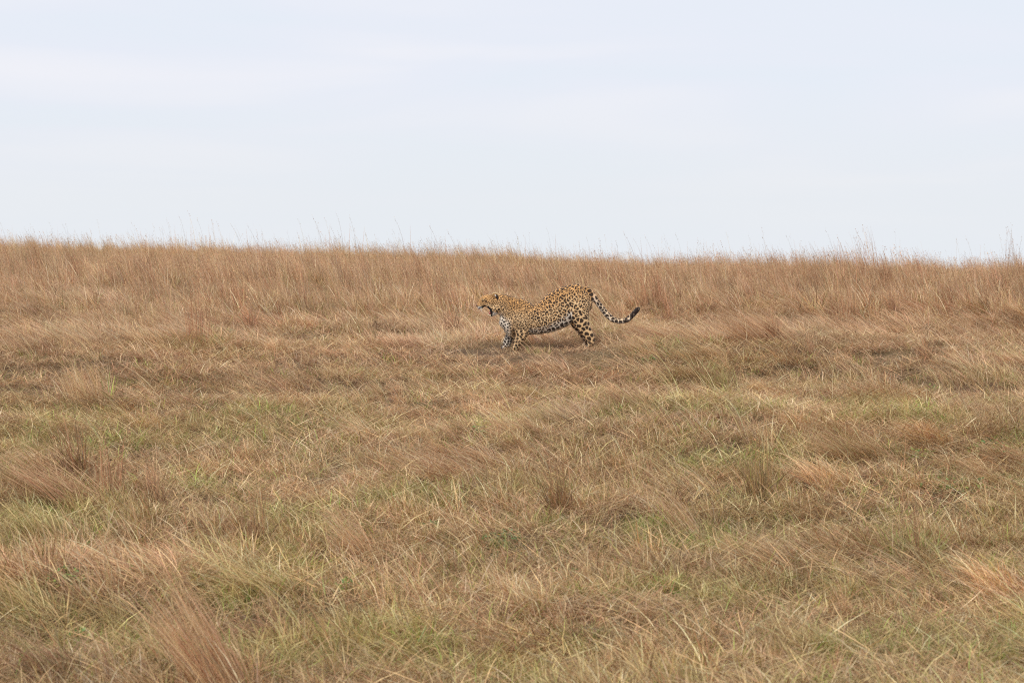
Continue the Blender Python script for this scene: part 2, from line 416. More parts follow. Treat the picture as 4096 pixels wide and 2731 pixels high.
counts['tall'] = scatter(P_TAL, lambda d: 15 if d < 60 else 13, 3,
    lambda x, y: np.clip(f_tall(x, y) * (1 - .75 * f_flat(x, y)) * (.05 + 1.5 * fbm(x, y, 1.6, 16, 3)) + .035 * smooth(.5, .6, fbm(x, y, 3, 18, 2)), 0, 1),
    lambda x, y, r: r.uniform(.5, 1.1, len(x)) * (.40 + 1.0 * fbm(x, y, 2.0, 17, 3)) * (1 - .12 * smooth(60, 75, y)) * (.62 + .38 * smooth(29, 38, y)), ymin=10)
counts['stalk'] = scatter(P_STK, lambda d: .7 if d < 26 else 1.3 if d < 50 else 1.7, 4, lambda x, y: smooth(.40, .68, fbm(x, y, 2.5, 19, 2)) * .95 + .05,
    lambda x, y, r: r.uniform(.35, .95, len(x)) * (.65 + .45 * smooth(25, 40, y) + .25 * smooth(50, 62, y)), ymin=11)
counts['green'] = scatter(P_GRN, lambda d: 34 if d < 22 else 20 if d < 34 else 4, 5,
    lambda x, y: np.clip(f_green(x, y) * 1.1 + .03, 0, 1), lambda x, y, r: r.uniform(.6, 1.3, len(x)), anyaz)
counts['swath'] = scatter(P_SWA, lambda d: 7 if d < 40 else 3, 6,
    lambda x, y: np.clip(f_flat(x, y) + .05, 0, 1), lambda x, y, r: r.uniform(.6, 1.15, len(x)), combed)
counts['mess'] = scatter(P_MES, lambda d: 13 if d < 24 else 8 if d < 34 else 1.5, 10, one, lambda x, y, r: r.uniform(.5, 1.2, len(x)) * (.45 + .8 * fbm(x, y, 1.4, 51, 2)) * clearing(x, y), anyaz)
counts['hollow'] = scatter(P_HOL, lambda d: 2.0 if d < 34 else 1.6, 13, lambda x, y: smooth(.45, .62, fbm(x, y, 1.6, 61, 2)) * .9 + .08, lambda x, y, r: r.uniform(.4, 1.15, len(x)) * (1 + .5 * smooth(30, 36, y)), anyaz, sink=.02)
counts['dark'] = scatter(P_DRK, lambda d: .10 if d < 30 else .22, 15, one, lambda x, y, r: r.uniform(.45, 1.2, len(x)), ymin=12)
counts['sheaf'] = scatter(P_SHF, lambda d: .7 if d < 20 else 1.1 if d < 40 else .9, 8,
    lambda x, y: np.clip(smooth(.42, .60, fbm(x, y, 2.4, 44, 2)) + .12, 0, 1), lambda x, y, r: r.uniform(.45, 1.1, len(x)) * clearing(x, y), lambda x, y, r: combed(x, y, r) * .75)
counts['wisp'] = scatter(P_WSP, lambda d: 2.6 if d < 34 else 1.0, 9, one, lambda x, y, r: r.uniform(.4, 1.1, len(x)), lambda x, y, r: combed(x, y, r) * .6)
counts['weed'] = scatter(P_WEE, lambda d: 2.6, 7, lambda x, y: smooth(.55, .70, fbm(x, y, 2.1, 21, 2)) * .8 + .03,
    lambda x, y, r: r.uniform(.45, 1.0, len(x)), anyaz, ymax=30)
print('clumps', counts)

def build_field():
    pos = np.concatenate([l[0] for l in layers]); rot = np.concatenate([l[1] for l in layers])
    s = np.concatenate([l[2] for l in layers]); idx = np.concatenate([l[3] for l in layers]); hue = np.concatenate([l[4] for l in layers])
    me = bpy.data.meshes.new('savanna_grass'); me.vertices.add(len(pos)); me.vertices.foreach_set('co', pos.astype(np.float32).ravel())
    def attr(n, t, key, v):
        a_ = me.attributes.new(n, t, 'POINT'); a_.data.foreach_set(key, v.ravel())
    attr('turn', 'FLOAT_VECTOR', 'vector', rot.astype(np.float32)); attr('size', 'FLOAT', 'value', s.astype(np.float32))
    attr('pick', 'INT', 'value', idx.astype(np.int32)); attr('hue', 'FLOAT_VECTOR', 'vector', hue.astype(np.float32))
    me.materials.append(GRASS)
    o = put('savanna_grass', me, kind='stuff', label='dry pinkish-brown savanna grass covering the whole slope up to the horizon', cat='grass')
    ng = bpy.data.node_groups.new('scatter_grass', 'GeometryNodeTree')
    ng.interface.new_socket('Geometry', in_out='INPUT', socket_type='NodeSocketGeometry')
    ng.interface.new_socket('Geometry', in_out='OUTPUT', socket_type='NodeSocketGeometry')
    N, Lk = ng.nodes, ng.links
    gi = N.new('NodeGroupInput'); go = N.new('NodeGroupOutput')
    ci = N.new('GeometryNodeCollectionInfo'); ci.inputs['Collection'].default_value = protos
    ci.inputs['Separate Children'].default_value = True; ci.inputs['Reset Children'].default_value = True
    ip = N.new('GeometryNodeInstanceOnPoints'); ip.inputs['Pick Instance'].default_value = True
    mp = N.new('GeometryNodeMeshToPoints')
    def named(n, t):
        a_ = N.new('GeometryNodeInputNamedAttribute'); a_.data_type = t; a_.inputs['Name'].default_value = n; return a_.outputs['Attribute']
    e2r = N.new('FunctionNodeEulerToRotation')
    Lk.new(named('turn', 'FLOAT_VECTOR'), e2r.inputs[0]); Lk.new(e2r.outputs[0], ip.inputs['Rotation'])
    Lk.new(named('size', 'FLOAT'), ip.inputs['Scale']); Lk.new(named('pick', 'INT'), ip.inputs['Instance Index'])
    Lk.new(gi.outputs[0], mp.inputs[0]); Lk.new(mp.outputs[0], ip.inputs['Points']); Lk.new(ci.outputs[0], ip.inputs['Instance'])
    Lk.new(ip.outputs[0], go.inputs[0])
    md = o.modifiers.new('scatter', 'NODES'); md.node_group = ng
build_field()

# ------------------------------------------------------------------ the leopard
def ZP(X, Y): return (X - 850) / 1011.0, (925 - Y) / 1011.0        # a traced outline point -> metres

def ring_loft(path, seg=28, sub=6, superell=2.0):
    """closed tube; path = (X, Y, depth, radius in the profile plane, half width), first three traced/metres"""
    P = np.array([[*ZP(p[0], p[1]), p[2], p[3] / 1011.0, p[4]] for p in path])
    t = np.arange(len(P)); tt = np.linspace(0, len(P) - 1, (len(P) - 1) * sub + 1)
    def cr_(c):                                                  # Catmull-Rom through the stations
        e = np.concatenate([[2 * c[0] - c[1]], c, [2 * c[-1] - c[-2]]]); o = []
        for q in tt:
            i = min(int(q), len(c) - 2); f = q - i; p0, p1, p2, p3 = e[i:i + 4]
            o.append(.5 * ((2 * p1) + (-p0 + p2) * f + (2 * p0 - 5 * p1 + 4 * p2 - p3) * f * f + (-p0 + 3 * p1 - 3 * p2 + p3) * f ** 3))
        return np.array(o)
    Q = np.stack([cr_(P[:, k]) for k in range(5)], 1); Q[:, 3:] = np.maximum(Q[:, 3:], .004)
    T = np.gradient(Q[:, :3][:, [0, 2, 1]], axis=0)              # x, depth, z
    T /= np.linalg.norm(T, axis=1)[:, None]
    V = []
    ang = np.linspace(0, 2 * math.pi, seg, endpoint=False)
    ca, sa = np.cos(ang), np.sin(ang)
    if superell != 2.0:
        ca = np.sign(ca) * np.abs(ca) ** (2 / superell); sa = np.sign(sa) * np.abs(sa) ** (2 / superell)
    cap = [(-1, .45), (-.72, .72)]
    rows = [(0, Q[0], T[0], s_, r_) for s_, r_ in [(-.8, .35), (-.5, .75)]]
    rows += [(1, Q[k], T[k], 0, 1) for k in range(len(Q))]
    rows += [(0, Q[-1], T[-1], s_, r_) for s_, r_ in [(.5, .75), (.8, .35)]]
    for _, q, tn, off, sc in rows:
        c = np.array([q[0], q[2], q[1]]) + tn * off * min(q[3], q[4])
        side = np.array([0, 1., 0]); up = np.cross(tn, side); nu = np.linalg.norm(up)
        up = up / nu if nu > 1e-6 else np.array([1., 0, 0]); side = np.cross(up, tn)
        V.append(c + (up[None] * ca[:, None] * q[3] + side[None] * sa[:, None] * q[4]) * sc)
    V = np.concatenate(V); m = len(rows); F = []
    for k in range(m - 1):
        for j in range(seg):
            j2 = (j + 1) % seg; F.append((k * seg + j, k * seg + j2, (k + 1) * seg + j2, (k + 1) * seg + j))
    F.append(tuple(range(seg))[::-1]); F.append(tuple((m - 1) * seg + j for j in range(seg)))
    return V, F

def slab_loft(stations):
    """torso from vertical slices: (X, top, bottom, half width)"""
    return ring_loft([(x, (t_ + b_) / 2, 0, (b_ - t_) / 2, w) for x, t_, b_, w in stations], 36, 6, 2.25)

pieces = []
pieces.append(slab_loft([(545, 330, 640, .075), (575, 308, 715, .105), (640, 318, 748, .122), (740, 366, 762, .132), (800, 396, 756, .136), (900, 390, 750, .142),
                         (1000, 338, 732, .142), (1100, 258, 694, .134), (1200, 196, 622, .125), (1300, 164, 560, .118), (1400, 152, 530, .112), (1455, 172, 480, .095), (1487, 222, 400, .06)]))
# neck and chest
pieces.append(ring_loft([(640, 500, 0, 165, .115), (560, 450, 0, 150, .105), (490, 405, 0, 128, .092), (430, 375, 0, 108, .080), (390, 365, 0, 92, .074)]))
pieces.append(ring_loft([(620, 480, 0, 110, .10), (560, 560, 0, 98, .098), (540, 650, 0, 72, .09), (560, 740, 0, 40, .05)]))
# skull and upper jaw
pieces.append(ring_loft([(450, 375, 0, 92, .074), (385, 352, 0, 76, .078), (335, 350, 0, 74, .078), (285, 356, 0, 72, .068), (246, 370, 0, 66, .050), (215, 398, 0, 48, .038), (192, 408, 0, 36, .034), (176, 412, 0, 22, .026)]))
pieces.append(ring_loft([(300, 345, .03, 36, .035), (262, 338, .03, 26, .026), (230, 346, .024, 16, .02)]))      # brows
pieces.append(ring_loft([(300, 345, -.03, 36, .035), (262, 338, -.03, 26, .026), (230, 346, -.024, 16, .02)]))
# cheeks and lower jaw
for s in (-1, 1):
    pieces.append(ring_loft([(420, 430, .036 * s, 62, .042), (385, 452, .042 * s, 44, .032), (370, 485, .038 * s, 24, .020), (352, 520, .022 * s, 18, .018)]))
pieces.append(ring_loft([(222, 420, 0, 30, .036), (196, 436, 0, 20, .032), (184, 448, 0, 9, .022)]))
pieces.append(ring_loft([(318, 396, 0, 30, .070), (346, 422, 0, 32, .071), (372, 452, 0, 34, .068)]))
for s in (-1, 1):
    pieces.append(ring_loft([(285, 408, .050 * s, 18, .012), (314, 428, .054 * s, 20, .013), (336, 456, .054 * s, 20, .013), (344, 488, .046 * s, 18, .014)]))
pieces.append(ring_loft([(400, 440, 0, 52, .070), (372, 462, 0, 36, .062), (360, 480, 0, 26, .052)]))
pieces.append(ring_loft([(440, 440, 0, 70, .062), (405, 480, 0, 36, .05), (378, 507, 0, 24, .040), (352, 527, 0, 17, .030), (338, 534, 0, 12, .022)]))
# forelegs: near (negative depth faces the camera) and far
def fore(dep, dx, dy, k):
    return [(650 + dx * .3, 470 + dy * .2, dep * .72, 110, .050), (672 + dx * .5, 590 + dy * .4, dep, 102, .064), (690 + dx, 680 + dy, dep, 88, .060), (694 + dx, 745 + dy, dep * 1.02, 74, .052),
            (672 + dx, 800 + dy, dep, 56, .044), (645 + dx, 855 + dy, dep, 50, .041), (632 + dx, 893 + dy, dep, 43, .043), (606 + dx, 914 + dy, dep, 25, .046), (580 + dx, 919 + dy, dep, 17, .036)]
pieces.append(ring_loft(fore(-.095, 0, 0, 1)))
pieces.append(ring_loft(fore(.105, -118, -2, 1)))
# hind legs
pieces.append(ring_loft([(1375, 300, -.055, 116, .065), (1372, 400, -.078, 120, .072), (1376, 500, -.088, 112, .072), (1392, 585, -.092, 96, .064), (1425, 665, -.092, 76, .052), (1462, 730, -.090, 64, .043), (1498, 785, -.088, 54, .036),
                         (1512, 830, -.086, 42, .032), (1490, 875, -.086, 32, .030), (1455, 905, -.086, 27, .036), (1415, 916, -.086, 18, .034)]))
pieces.append(ring_loft([(1350, 320, .055, 112, .062), (1335, 430, .078, 112, .068), (1325, 530, .088, 92, .062), (1345, 620, .090, 72, .052), (1390, 700, .090, 58, .043), (1432, 770, .088, 46, .035),
                         (1462, 825, .086, 38, .031), (1448, 870, .086, 30, .029), (1415, 902, .086, 26, .035), (1375, 914, .086, 18, .033)]))
# tail
pieces.append(ring_loft([(1425, 225, 0, 44, .045), (1482, 245, 0, 40, .038), (1530, 290, 0, 34, .031), (1580, 365, -.01, 31, .030), (1640, 445, -.02, 32, .031), (1700, 520, -.03, 33, .032),
                         (1770, 575, -.04, 32, .031), (1850, 597, -.05, 30, .030), (1925, 583, -.055, 30, .030), (1985, 535, -.06, 30, .030), (2035, 480, -.06, 30, .030), (2066, 448, -.06, 26, .026)]))

V = []; F = []; off = 0
for v, f in pieces:
    V.append(v); F += [tuple(i + off for i in q) for q in f]; off += len(v)
V = np.concatenate(V)
tmp = bpy.data.meshes.new('leopard_rough'); tmp.from_pydata(V.tolist(), [], F); tmp.update()
tob = bpy.data.objects.new('leopard_rough', tmp); COL.objects.link(tob)
rm = tob.modifiers.new('r', 'REMESH'); rm.mode = 'VOXEL'; rm.voxel_size = 0.0047; rm.use_smooth_shade = True
sm = tob.modifiers.new('s', 'SMOOTH'); sm.factor = .5; sm.iterations = 12
dg = bpy.context.evaluated_depsgraph_get()
body_me = bpy.data.meshes.new_from_object(tob.evaluated_get(dg)); body_me.name = 'leopard'
bpy.data.objects.remove(tob)
nv = len(body_me.vertices); co = np.empty(nv * 3, np.float32); body_me.vertices.foreach_get('co', co); co = co.reshape(-1, 3).astype(float)
no = np.empty(nv * 3, np.float32); body_me.vertices.foreach_get('normal', no); no = no.reshape(-1, 3).astype(float)
X = co[:, 0] * 1011 + 850; Y = 925 - co[:, 2] * 1011; D = co[:, 1]      # traced coordinates of every vertex
print('leopard verts', nv)

# coat ---------------------------------------------------------------------------
def lin(u, p, q): return np.interp(u, p, q)
is_tail = (X > 1500 + np.clip((Y - 230), 0, 60) * .0) & (X - 1500 > (Y - 330) * .62 - 40 * 0) & (Y < 640) & (X > 1503)
top = lin(X, [160, 240, 430, 640, 800, 900, 1100, 1300, 1450, 1500], [390, 318, 270, 318, 396, 390, 258, 164, 172, 230])
bot = lin(X, [330, 465, 600, 780, 900, 1000, 1100, 1200, 1250, 1500], [540, 640, 760, 760, 750, 732, 694, 622, 560, 620])
hgt = np.clip((bot - Y) / np.maximum(bot - top, 1), -1, 1)              # 0 belly .. 1 back
leg = smooth(640, 760, Y) * (1 - ((X > 790) & (X < 1200)))
hleg = smooth(480, 640, Y) * smooth(1230, 1330, X) * ~is_tail
head = smooth(470, 410, X + (Y - 400) * .3)
neck = smooth(620, 520, X) * (1 - head)
spc = lin(X, [150, 300, 420, 520, 650, 760, 900, 1050, 1300, 1500], [.015, .017, .020, .025, .030, .033, .041, .050, .054, .050])
spc = spc * (1 + .18 * leg) * np.where(is_tail, .78, 1) * (1 - .22 * smooth(.86, 1.0, hgt) * ~is_tail)
spc = np.where(hleg > .5, .047, spc)
spc = spc * (1 + .45 * smooth(330, 380, X) * smooth(520, 470, X) * smooth(420, 450, Y))
order = np.random.default_rng(3).permutation(nv)
cell = .055; grid = {}; sites = []
for i in order:
    p = co[i]; k = (int(p[0] // cell), int(p[1] // cell), int(p[2] // cell)); r_ = spc[i] * .92; ok = True
    for a_ in (-1, 0, 1):
        for b_ in (-1, 0, 1):
            for c_ in (-1, 0, 1):
                for j in grid.get((k[0] + a_, k[1] + b_, k[2] + c_), ()):
                    q = co[j]
                    if (p[0] - q[0]) ** 2 + (p[1] - q[1]) ** 2 + (p[2] - q[2]) ** 2 < r_ * r_: ok = False; break
                if not ok: break
            if not ok: break
        if not ok: break
    if ok: grid.setdefault(k, []).append(i); sites.append(i)
kd = kdtree.KDTree(len(sites))
for n_, i in enumerate(sites): kd.insert(co[i], n_)
kd.balance()
f1 = np.empty(nv); f2 = np.empty(nv); sid = np.empty(nv, int)
wob = np.stack([noise2(co[:, 0] * 1 + co[:, 1], co[:, 2], .02, 31) - .5, noise2(co[:, 1] + 9, co[:, 2] + co[:, 0], .02, 32) - .5, noise2(co[:, 0], co[:, 2] + 4, .02, 33) - .5], 1) * .012 * lin(X, [400, 600], [.35, 1])[:, None]
for i in range(nv):
    (c1, n1_, d1), (c2, n2_, d2) = kd.find_n(co[i] + wob[i], 2)
    f1[i] = d1; f2[i] = d2; sid[i] = n1_
srnd = np.random.default_rng(8).random((len(sites), 4))
S = np.array(sites); sp = spc
edge = (f2 - f1) / 2 / sp                                           # 0 on the net between cells
ang = np.arctan2(co[:, 2] - co[S[sid], 2], co[:, 0] - co[S[sid], 0]) + srnd[sid, 0] * 6.28
net_w = .07
rel = f1 / sp
solid = np.clip(leg * .9 + hleg * .75 + head + neck * .35 + is_tail * .9 + smooth(.2, .05, hgt) * .8 + smooth(.93, 1., hgt) * .7, 0, 1)
ring_break = smooth(.1, .5, np.sin(ang * 3) * .7 + np.sin(ang * 2 + srnd[sid, 1] * 6) * .5 + .95)
dark_edge = smooth(net_w - .03, net_w + .03, edge)
inner = smooth(.11 + .10 * srnd[sid, 2], .19 + .10 * srnd[sid, 2], rel)             # 0 in the rosette's middle
rosette = dark_edge * inner * ring_break
blob_r = .55 + .05 * is_tail + .05 * neck - .11 * head + .10 * np.sin(ang * 2) + .05 * np.sin(ang * 3)
blob = smooth(blob_r + .06, blob_r - .06, rel) * smooth(.04, .10, edge)
dark = np.where(solid > .5, blob, rosette)
mid = (1 - inner) * dark_edge * (solid < .5)
# ground colours of the coat
tawny = np.array([.72, .385, .14]); flank = np.array([.82, .55, .29]); belly = np.array([.90, .80, .67]); gold = np.array([.68, .35, .11])
c = flank[None] + (tawny - flank)[None] * smooth(.45, .95, hgt)[:, None]
c = c + (gold - c) * (smooth(500, 560, X) * smooth(760, 640, X) * smooth(.45, .8, hgt) * .6)[:, None]
white = np.clip(smooth(.30, .12, hgt) * (X > 780) * (X < 1290) + smooth(520, 640, Y) * smooth(600, 520, X) + smooth(.06, .0, D * 0 + .1) * 0, 0, 1)
white = np.clip(white + (smooth(470, 540, Y) * smooth(520, 440, X)), 0, 1)
inside = np.clip(smooth(-.02, .02, D) * smooth(600, 680, Y), 0, 1) * .45                      # far legs show their pale inner side
white = np.clip(white + inside + is_tail * (.25 + smooth(.4, -.5, no[:, 2]) * .75) * smooth(1500, 1560, X), 0, 1)
c = c + (belly - c) * white[:, None]
c = c + (np.array([.45, .235, .09]) - c) * (mid * .75)[:, None]
# face
hd = X < 430
muz = smooth(228, 205, X) * smooth(412, 430, Y)
c = c + (np.array([.62, .58, .52]) - c) * (muz * .95)[:, None]
c = c + (np.array([.52, .30, .13]) - c) * (smooth(250, 190, X) * smooth(415, 385, Y) * .7)[:, None]
spot = np.array([.020, .010, .007])
dark = dark * (1 - .4 * smooth(245, 205, X))
chest = smooth(600, 540, X) * smooth(520, 600, Y) * smooth(800, 740, Y)
dark = np.where(chest > .3, smooth(.46, .36, rel), dark)
c = c + (spot - c) * np.clip(dark * .97, 0, 1)[:, None]
# black lips round the open mouth, seen from the side; brow line; nose; dark tail end
lip_line = np.array([(206, 446), (230, 428), (262, 424), (298, 430), (318, 442), (334, 464), (341, 490), (340, 514), (334, 538)], float)
def seg_dist(px, py, poly):
    best = np.full(len(px), 1e9)
    for (x0, y0), (x1, y1) in zip(poly[:-1], poly[1:]):
        dx, dy = x1 - x0, y1 - y0; t = np.clip(((px - x0) * dx + (py - y0) * dy) / (dx * dx + dy * dy), 0, 1)
        best = np.minimum(best, np.hypot(px - x0 - t * dx, py - y0 - t * dy))
    return best
lipd = seg_dist(X, Y, lip_line)
chin = smooth(62, 40, np.hypot(X - 372, (Y - 528) * 1.3)) * hd
c = c + (np.array([.74, .68, .60]) - c) * (chin * .85)[:, None]
c = c + (np.array([.015, .010, .010]) - c) * (smooth(17, 11, lipd) * hd)[:, None]
eye = seg_dist(X, Y, np.array([(232, 357), (262, 350), (285, 362)], float))
c = c + (spot - c) * (smooth(10, 4, eye) * (np.abs(D) > .02) * .9)[:, None]
nose = smooth(16, 8, np.hypot(X - 166, Y - 416))
c = c + (np.array([.10, .045, .04]) - c) * nose[:, None]
brow = seg_dist(X, Y, np.array([(226, 340), (262, 338)], float))
c = c + (np.array([.66, .58, .36]) - c) * (smooth(6, 3, brow) * .35)[:, None]
tail_s = lin(X, [1500, 2090], [0, 1])
band = smooth(-.25, .1, np.sin(tail_s * 62 + 1.2)) * smooth(.62, .70, tail_s)
band = np.maximum(band * .9, smooth(.80, .83, tail_s) * (1 - .75 * smooth(.93, .99, np.sin(tail_s * 62 + 1.2) * -1)))
c = np.where(is_tail[:, None], c + (spot - c) * np.clip(band * smooth(.93, .80, -no[:, 2] * .6 + .2), 0, 1)[:, None], c)
c *= (1 + (np.random.default_rng(4).random(nv) - .5) * .22)[:, None]
at = body_me.attributes.new('tint', 'FLOAT_COLOR', 'POINT'); cc = np.ones((nv, 4), np.float32); cc[:, :3] = np.clip(c, .004, 1); at.data.foreach_set('color', cc.ravel())

def mat_coat():
    m = bpy.data.materials.new('leopard_coat'); m.use_nodes = True
    n, l = m.node_tree.nodes, m.node_tree.links
    b = n['Principled BSDF']; b.inputs['Roughness'].default_value = .72; b.inputs['Specular IOR Level'].default_value = .25
    b.inputs['Sheen Weight'].default_value = .12; b.inputs['Sheen Roughness'].default_value = .5
    a_ = n.new('ShaderNodeAttribute'); a_.attribute_name = 'tint'
    t = n.new('ShaderNodeTexNoise'); t.inputs['Scale'].default_value = 160; t.inputs['Detail'].default_value = 4
    tcn = n.new('ShaderNodeTexCoord'); l.new(tcn.outputs['Object'], t.inputs['Vector'])
    r = n.new('ShaderNodeMapRange'); r.inputs['To Min'].default_value = .82; r.inputs['To Max'].default_value = 1.16; l.new(t.outputs['Fac'], r.inputs['Value'])
    mu = n.new('ShaderNodeVectorMath'); mu.operation = 'SCALE'; l.new(a_.outputs['Color'], mu.inputs[0]); l.new(r.outputs[0], mu.inputs['Scale'])
    l.new(mu.outputs[0], b.inputs['Base Color'])
    bp = n.new('ShaderNodeBump'); bp.inputs['Distance'].default_value = .004; l.new(t.outputs['Fac'], bp.inputs['Height']); l.new(bp.outputs[0], b.inputs['Normal'])
    return m
COAT = mat_coat()
body_me.materials.clear(); body_me.materials.append(COAT)
for p in body_me.polygons: p.use_smooth = True
LZ = float(ground(LX, LY)) + .012
LEO_S = 344.0 * (LY / FPX)
leo = put('leopard', None, loc=(LX, LY, LZ), label='spotted leopard stretching its back with jaws wide open and tail curled up', cat='leopard')
leo.scale = (LEO_S,) * 3
print('leopard at', LX, LY, LZ, 'scale', LEO_S)
put('body', body_me, leo)

def blob_mesh(name, c0, r3, mat, seg=12, rot=0.0, shape=None):
    u = np.linspace(0, math.pi, seg // 2 + 1); w = np.linspace(0, 2 * math.pi, seg, endpoint=False)
    P = np.array([[math.sin(a_) * math.cos(b_), math.sin(a_) * math.sin(b_), math.cos(a_)] for a_ in u for b_ in w]) * np.array(r3)
    if shape: P = shape(P)
    cs, sn = math.cos(rot), math.sin(rot)
    P = np.stack([P[:, 0] * cs + P[:, 2] * sn, P[:, 1], -P[:, 0] * sn + P[:, 2] * cs], 1) + np.array(c0)
    F_ = [(k * seg + j, (k + 1) * seg + j, (k + 1) * seg + (j + 1) % seg, k * seg + (j + 1) % seg) for k in range(seg // 2) for j in range(seg)]
    me = bpy.data.meshes.new(name); me.from_pydata(P.tolist(), [], F_); me.materials.append(mat); me.update()
    for p in me.polygons: p.use_smooth = True
    return me
EARB = mat_plain('ear_fur', (.30, .165, .07), .85, .05); EARD = mat_plain('ear_shade', (.035, .022, .018), .8); EARP = mat_plain('ear_pale', (.66, .50, .28), .8)
EARW = mat_plain('ear_tuft', (.66, .62, .56), .9)
def torus_arc(name, centre, ra, rb, rad, a0, a1, mat, dep_slope=0.0, n=16, seg=6):
    Vv = []; Ff = []
    for k in range(n + 1):
        a_ = a0 + (a1 - a0) * k / n; c_ = np.array([centre[0] + ra * math.cos(a_), centre[1] + dep_slope * math.sin(a_), centre[2] + rb * math.sin(a_)])
        tn = np.array([-ra * math.sin(a_), dep_slope * math.cos(a_), rb * math.cos(a_)]); tn /= np.linalg.norm(tn); side = np.array([0, 1., 0]); up = np.cross(tn, side); up /= np.linalg.norm(up)
        rr_ = rad * (1 if 0 < k < n else .5)
        for j in range(seg):
            b_ = 2 * math.pi * j / seg; Vv.append((c_ + up * math.cos(b_) * rr_ + side * math.sin(b_) * rr_).tolist())
    for k in range(n):
        for j in range(seg): Ff.append((k * seg + j, k * seg + (j + 1) % seg, (k + 1) * seg + (j + 1) % seg, (k + 1) * seg + j))
    me = bpy.data.meshes.new(name); me.from_pydata(Vv, [], Ff); me.materials.append(mat); me.update()
    for p in me.polygons: p.use_smooth = True
    return me
for s in (-1, 1):
    ex, ez = ZP(384, 304)
    ear = put('ear', blob_mesh('ear', (ex, .060 * s, ez), (.045, .017, .041), EARB, 20, rot=.15), leo)
    hx, hz = ZP(404, 310)
    put('ear_hollow_shade', blob_mesh('ear_hollow_shade', (hx, .0725 * s, hz), (.017, .006, .031), EARD, 14, rot=-.30), ear)  # raised dark blob, its colour stands for shade inside the ear cup
    hx, hz = ZP(388, 292)
    put('ear_tuft', blob_mesh('ear_tuft', (hx, .0755 * s, hz), (.008, .005, .015), EARW, 10, rot=-.55), ear)
    put('ear_rim', torus_arc('ear_rim', (ex, .062 * s, ez), .0435, .0395, .0042, .0, 2.5, EARP), ear)
GUM = mat_plain('mouth_skin', (.05, .02, .02), .45); PINK = mat_plain('tongue', (.52, .17, .15), .35, .5); TOOTH = mat_plain('tooth', (.80, .70, .45), .3, .5)
IRIS = mat_plain('eye', (.05, .04, .02), .15, .6)
mx0, mz0 = ZP(345, 500)
put('mouth_lining', blob_mesh('mouth_lining', (mx0 + .000, 0, mz0 + .006), (.017, .040, .044), GUM, 14, rot=-.1), leo)
tx, tz = ZP(318, 500)
put('tongue', blob_mesh('tongue', (tx + .004, 0, tz - .002), (.012, .018, .022), PINK, 12, rot=.3), leo)
def cone_mesh(name, base, tip, r0, mat, seg=8):
    base = np.array(base); tip = np.array(tip); ax = tip - base; ax /= np.linalg.norm(ax); s_ = np.cross(ax, [0, 1., 0]); s_ /= np.linalg.norm(s_); t_ = np.cross(ax, s_)
    Vv = []
    for f, rr_ in ((0, 1), (.5, .72), (.85, .35)):
        c_ = base + (tip - base) * f
        for j in range(seg):
            b_ = 2 * math.pi * j / seg; Vv.append((c_ + (s_ * math.cos(b_) + t_ * math.sin(b_)) * r0 * rr_).tolist())
    Vv.append(tip.tolist()); Ff = [(k * seg + j, k * seg + (j + 1) % seg, (k + 1) * seg + (j + 1) % seg, (k + 1) * seg + j) for k in range(2) for j in range(seg)]
    Ff += [(2 * seg + j, 2 * seg + (j + 1) % seg, 3 * seg) for j in range(seg)] + [tuple(range(seg))]
    me = bpy.data.meshes.new(name); me.from_pydata(Vv, [], Ff); me.materials.append(mat); me.update(); return me
for s in (-1, 1):
    bx, bz = ZP(222, 432); qx, qz = ZP(229, 482)
    put('upper_canine', cone_mesh('upper_canine', (bx, .020 * s, bz), (qx, .019 * s, qz), .0065, TOOTH), leo)
    bx, bz = ZP(334, 530); qx, qz = ZP(296, 518)
    put('lower_canine', cone_mesh('lower_canine', (bx, .018 * s, bz), (qx, .017 * s, qz), .0065, TOOTH), leo)
    ex, ez = ZP(256, 356)
    put('eye', blob_mesh('eye', (ex, .043 * s, ez), (.010, .006, .005), IRIS, 10, rot=.2), leo)
nx, nz = ZP(168, 408)
put('nose', blob_mesh('nose', (nx, 0, nz), (.010, .019, .012), mat_plain('nose_leather', (.22, .10, .085), .4, .4), 12, rot=.6), leo)

def whisker_mesh():
    cl = Clump(); r = np.random.default_rng(77)
    for s in (-1, 1):
        for k in range(8):
            bx, bz = ZP(r.uniform(195, 235), r.uniform(415, 436)); a_ = math.radians(r.uniform(-125, -60)); Lw = r.uniform(.05, .09)
            b0 = np.array([bx, .032 * s, bz]); d_ = np.array([math.cos(a_), .45 * s, math.sin(a_)]); p1 = b0 + d_ * Lw * .5; p2 = p1 + np.array([d_[0], d_[1], d_[2] * .7]) * Lw * .5
            wv = np.array([.0006, 0, .0003])
            Vv = np.array([b0 - wv, b0 + wv, p1 + wv * .8, p1 - wv * .8, p2 + wv * .3, p2 - wv * .3])
            cl.add(Vv, np.array([[0, 1, 2, 3], [3, 2, 4, 5]]), np.full((6, 3), .6))
    return cl.mesh('whiskers')
put('whiskers', whisker_mesh(), leo, kind='stuff')

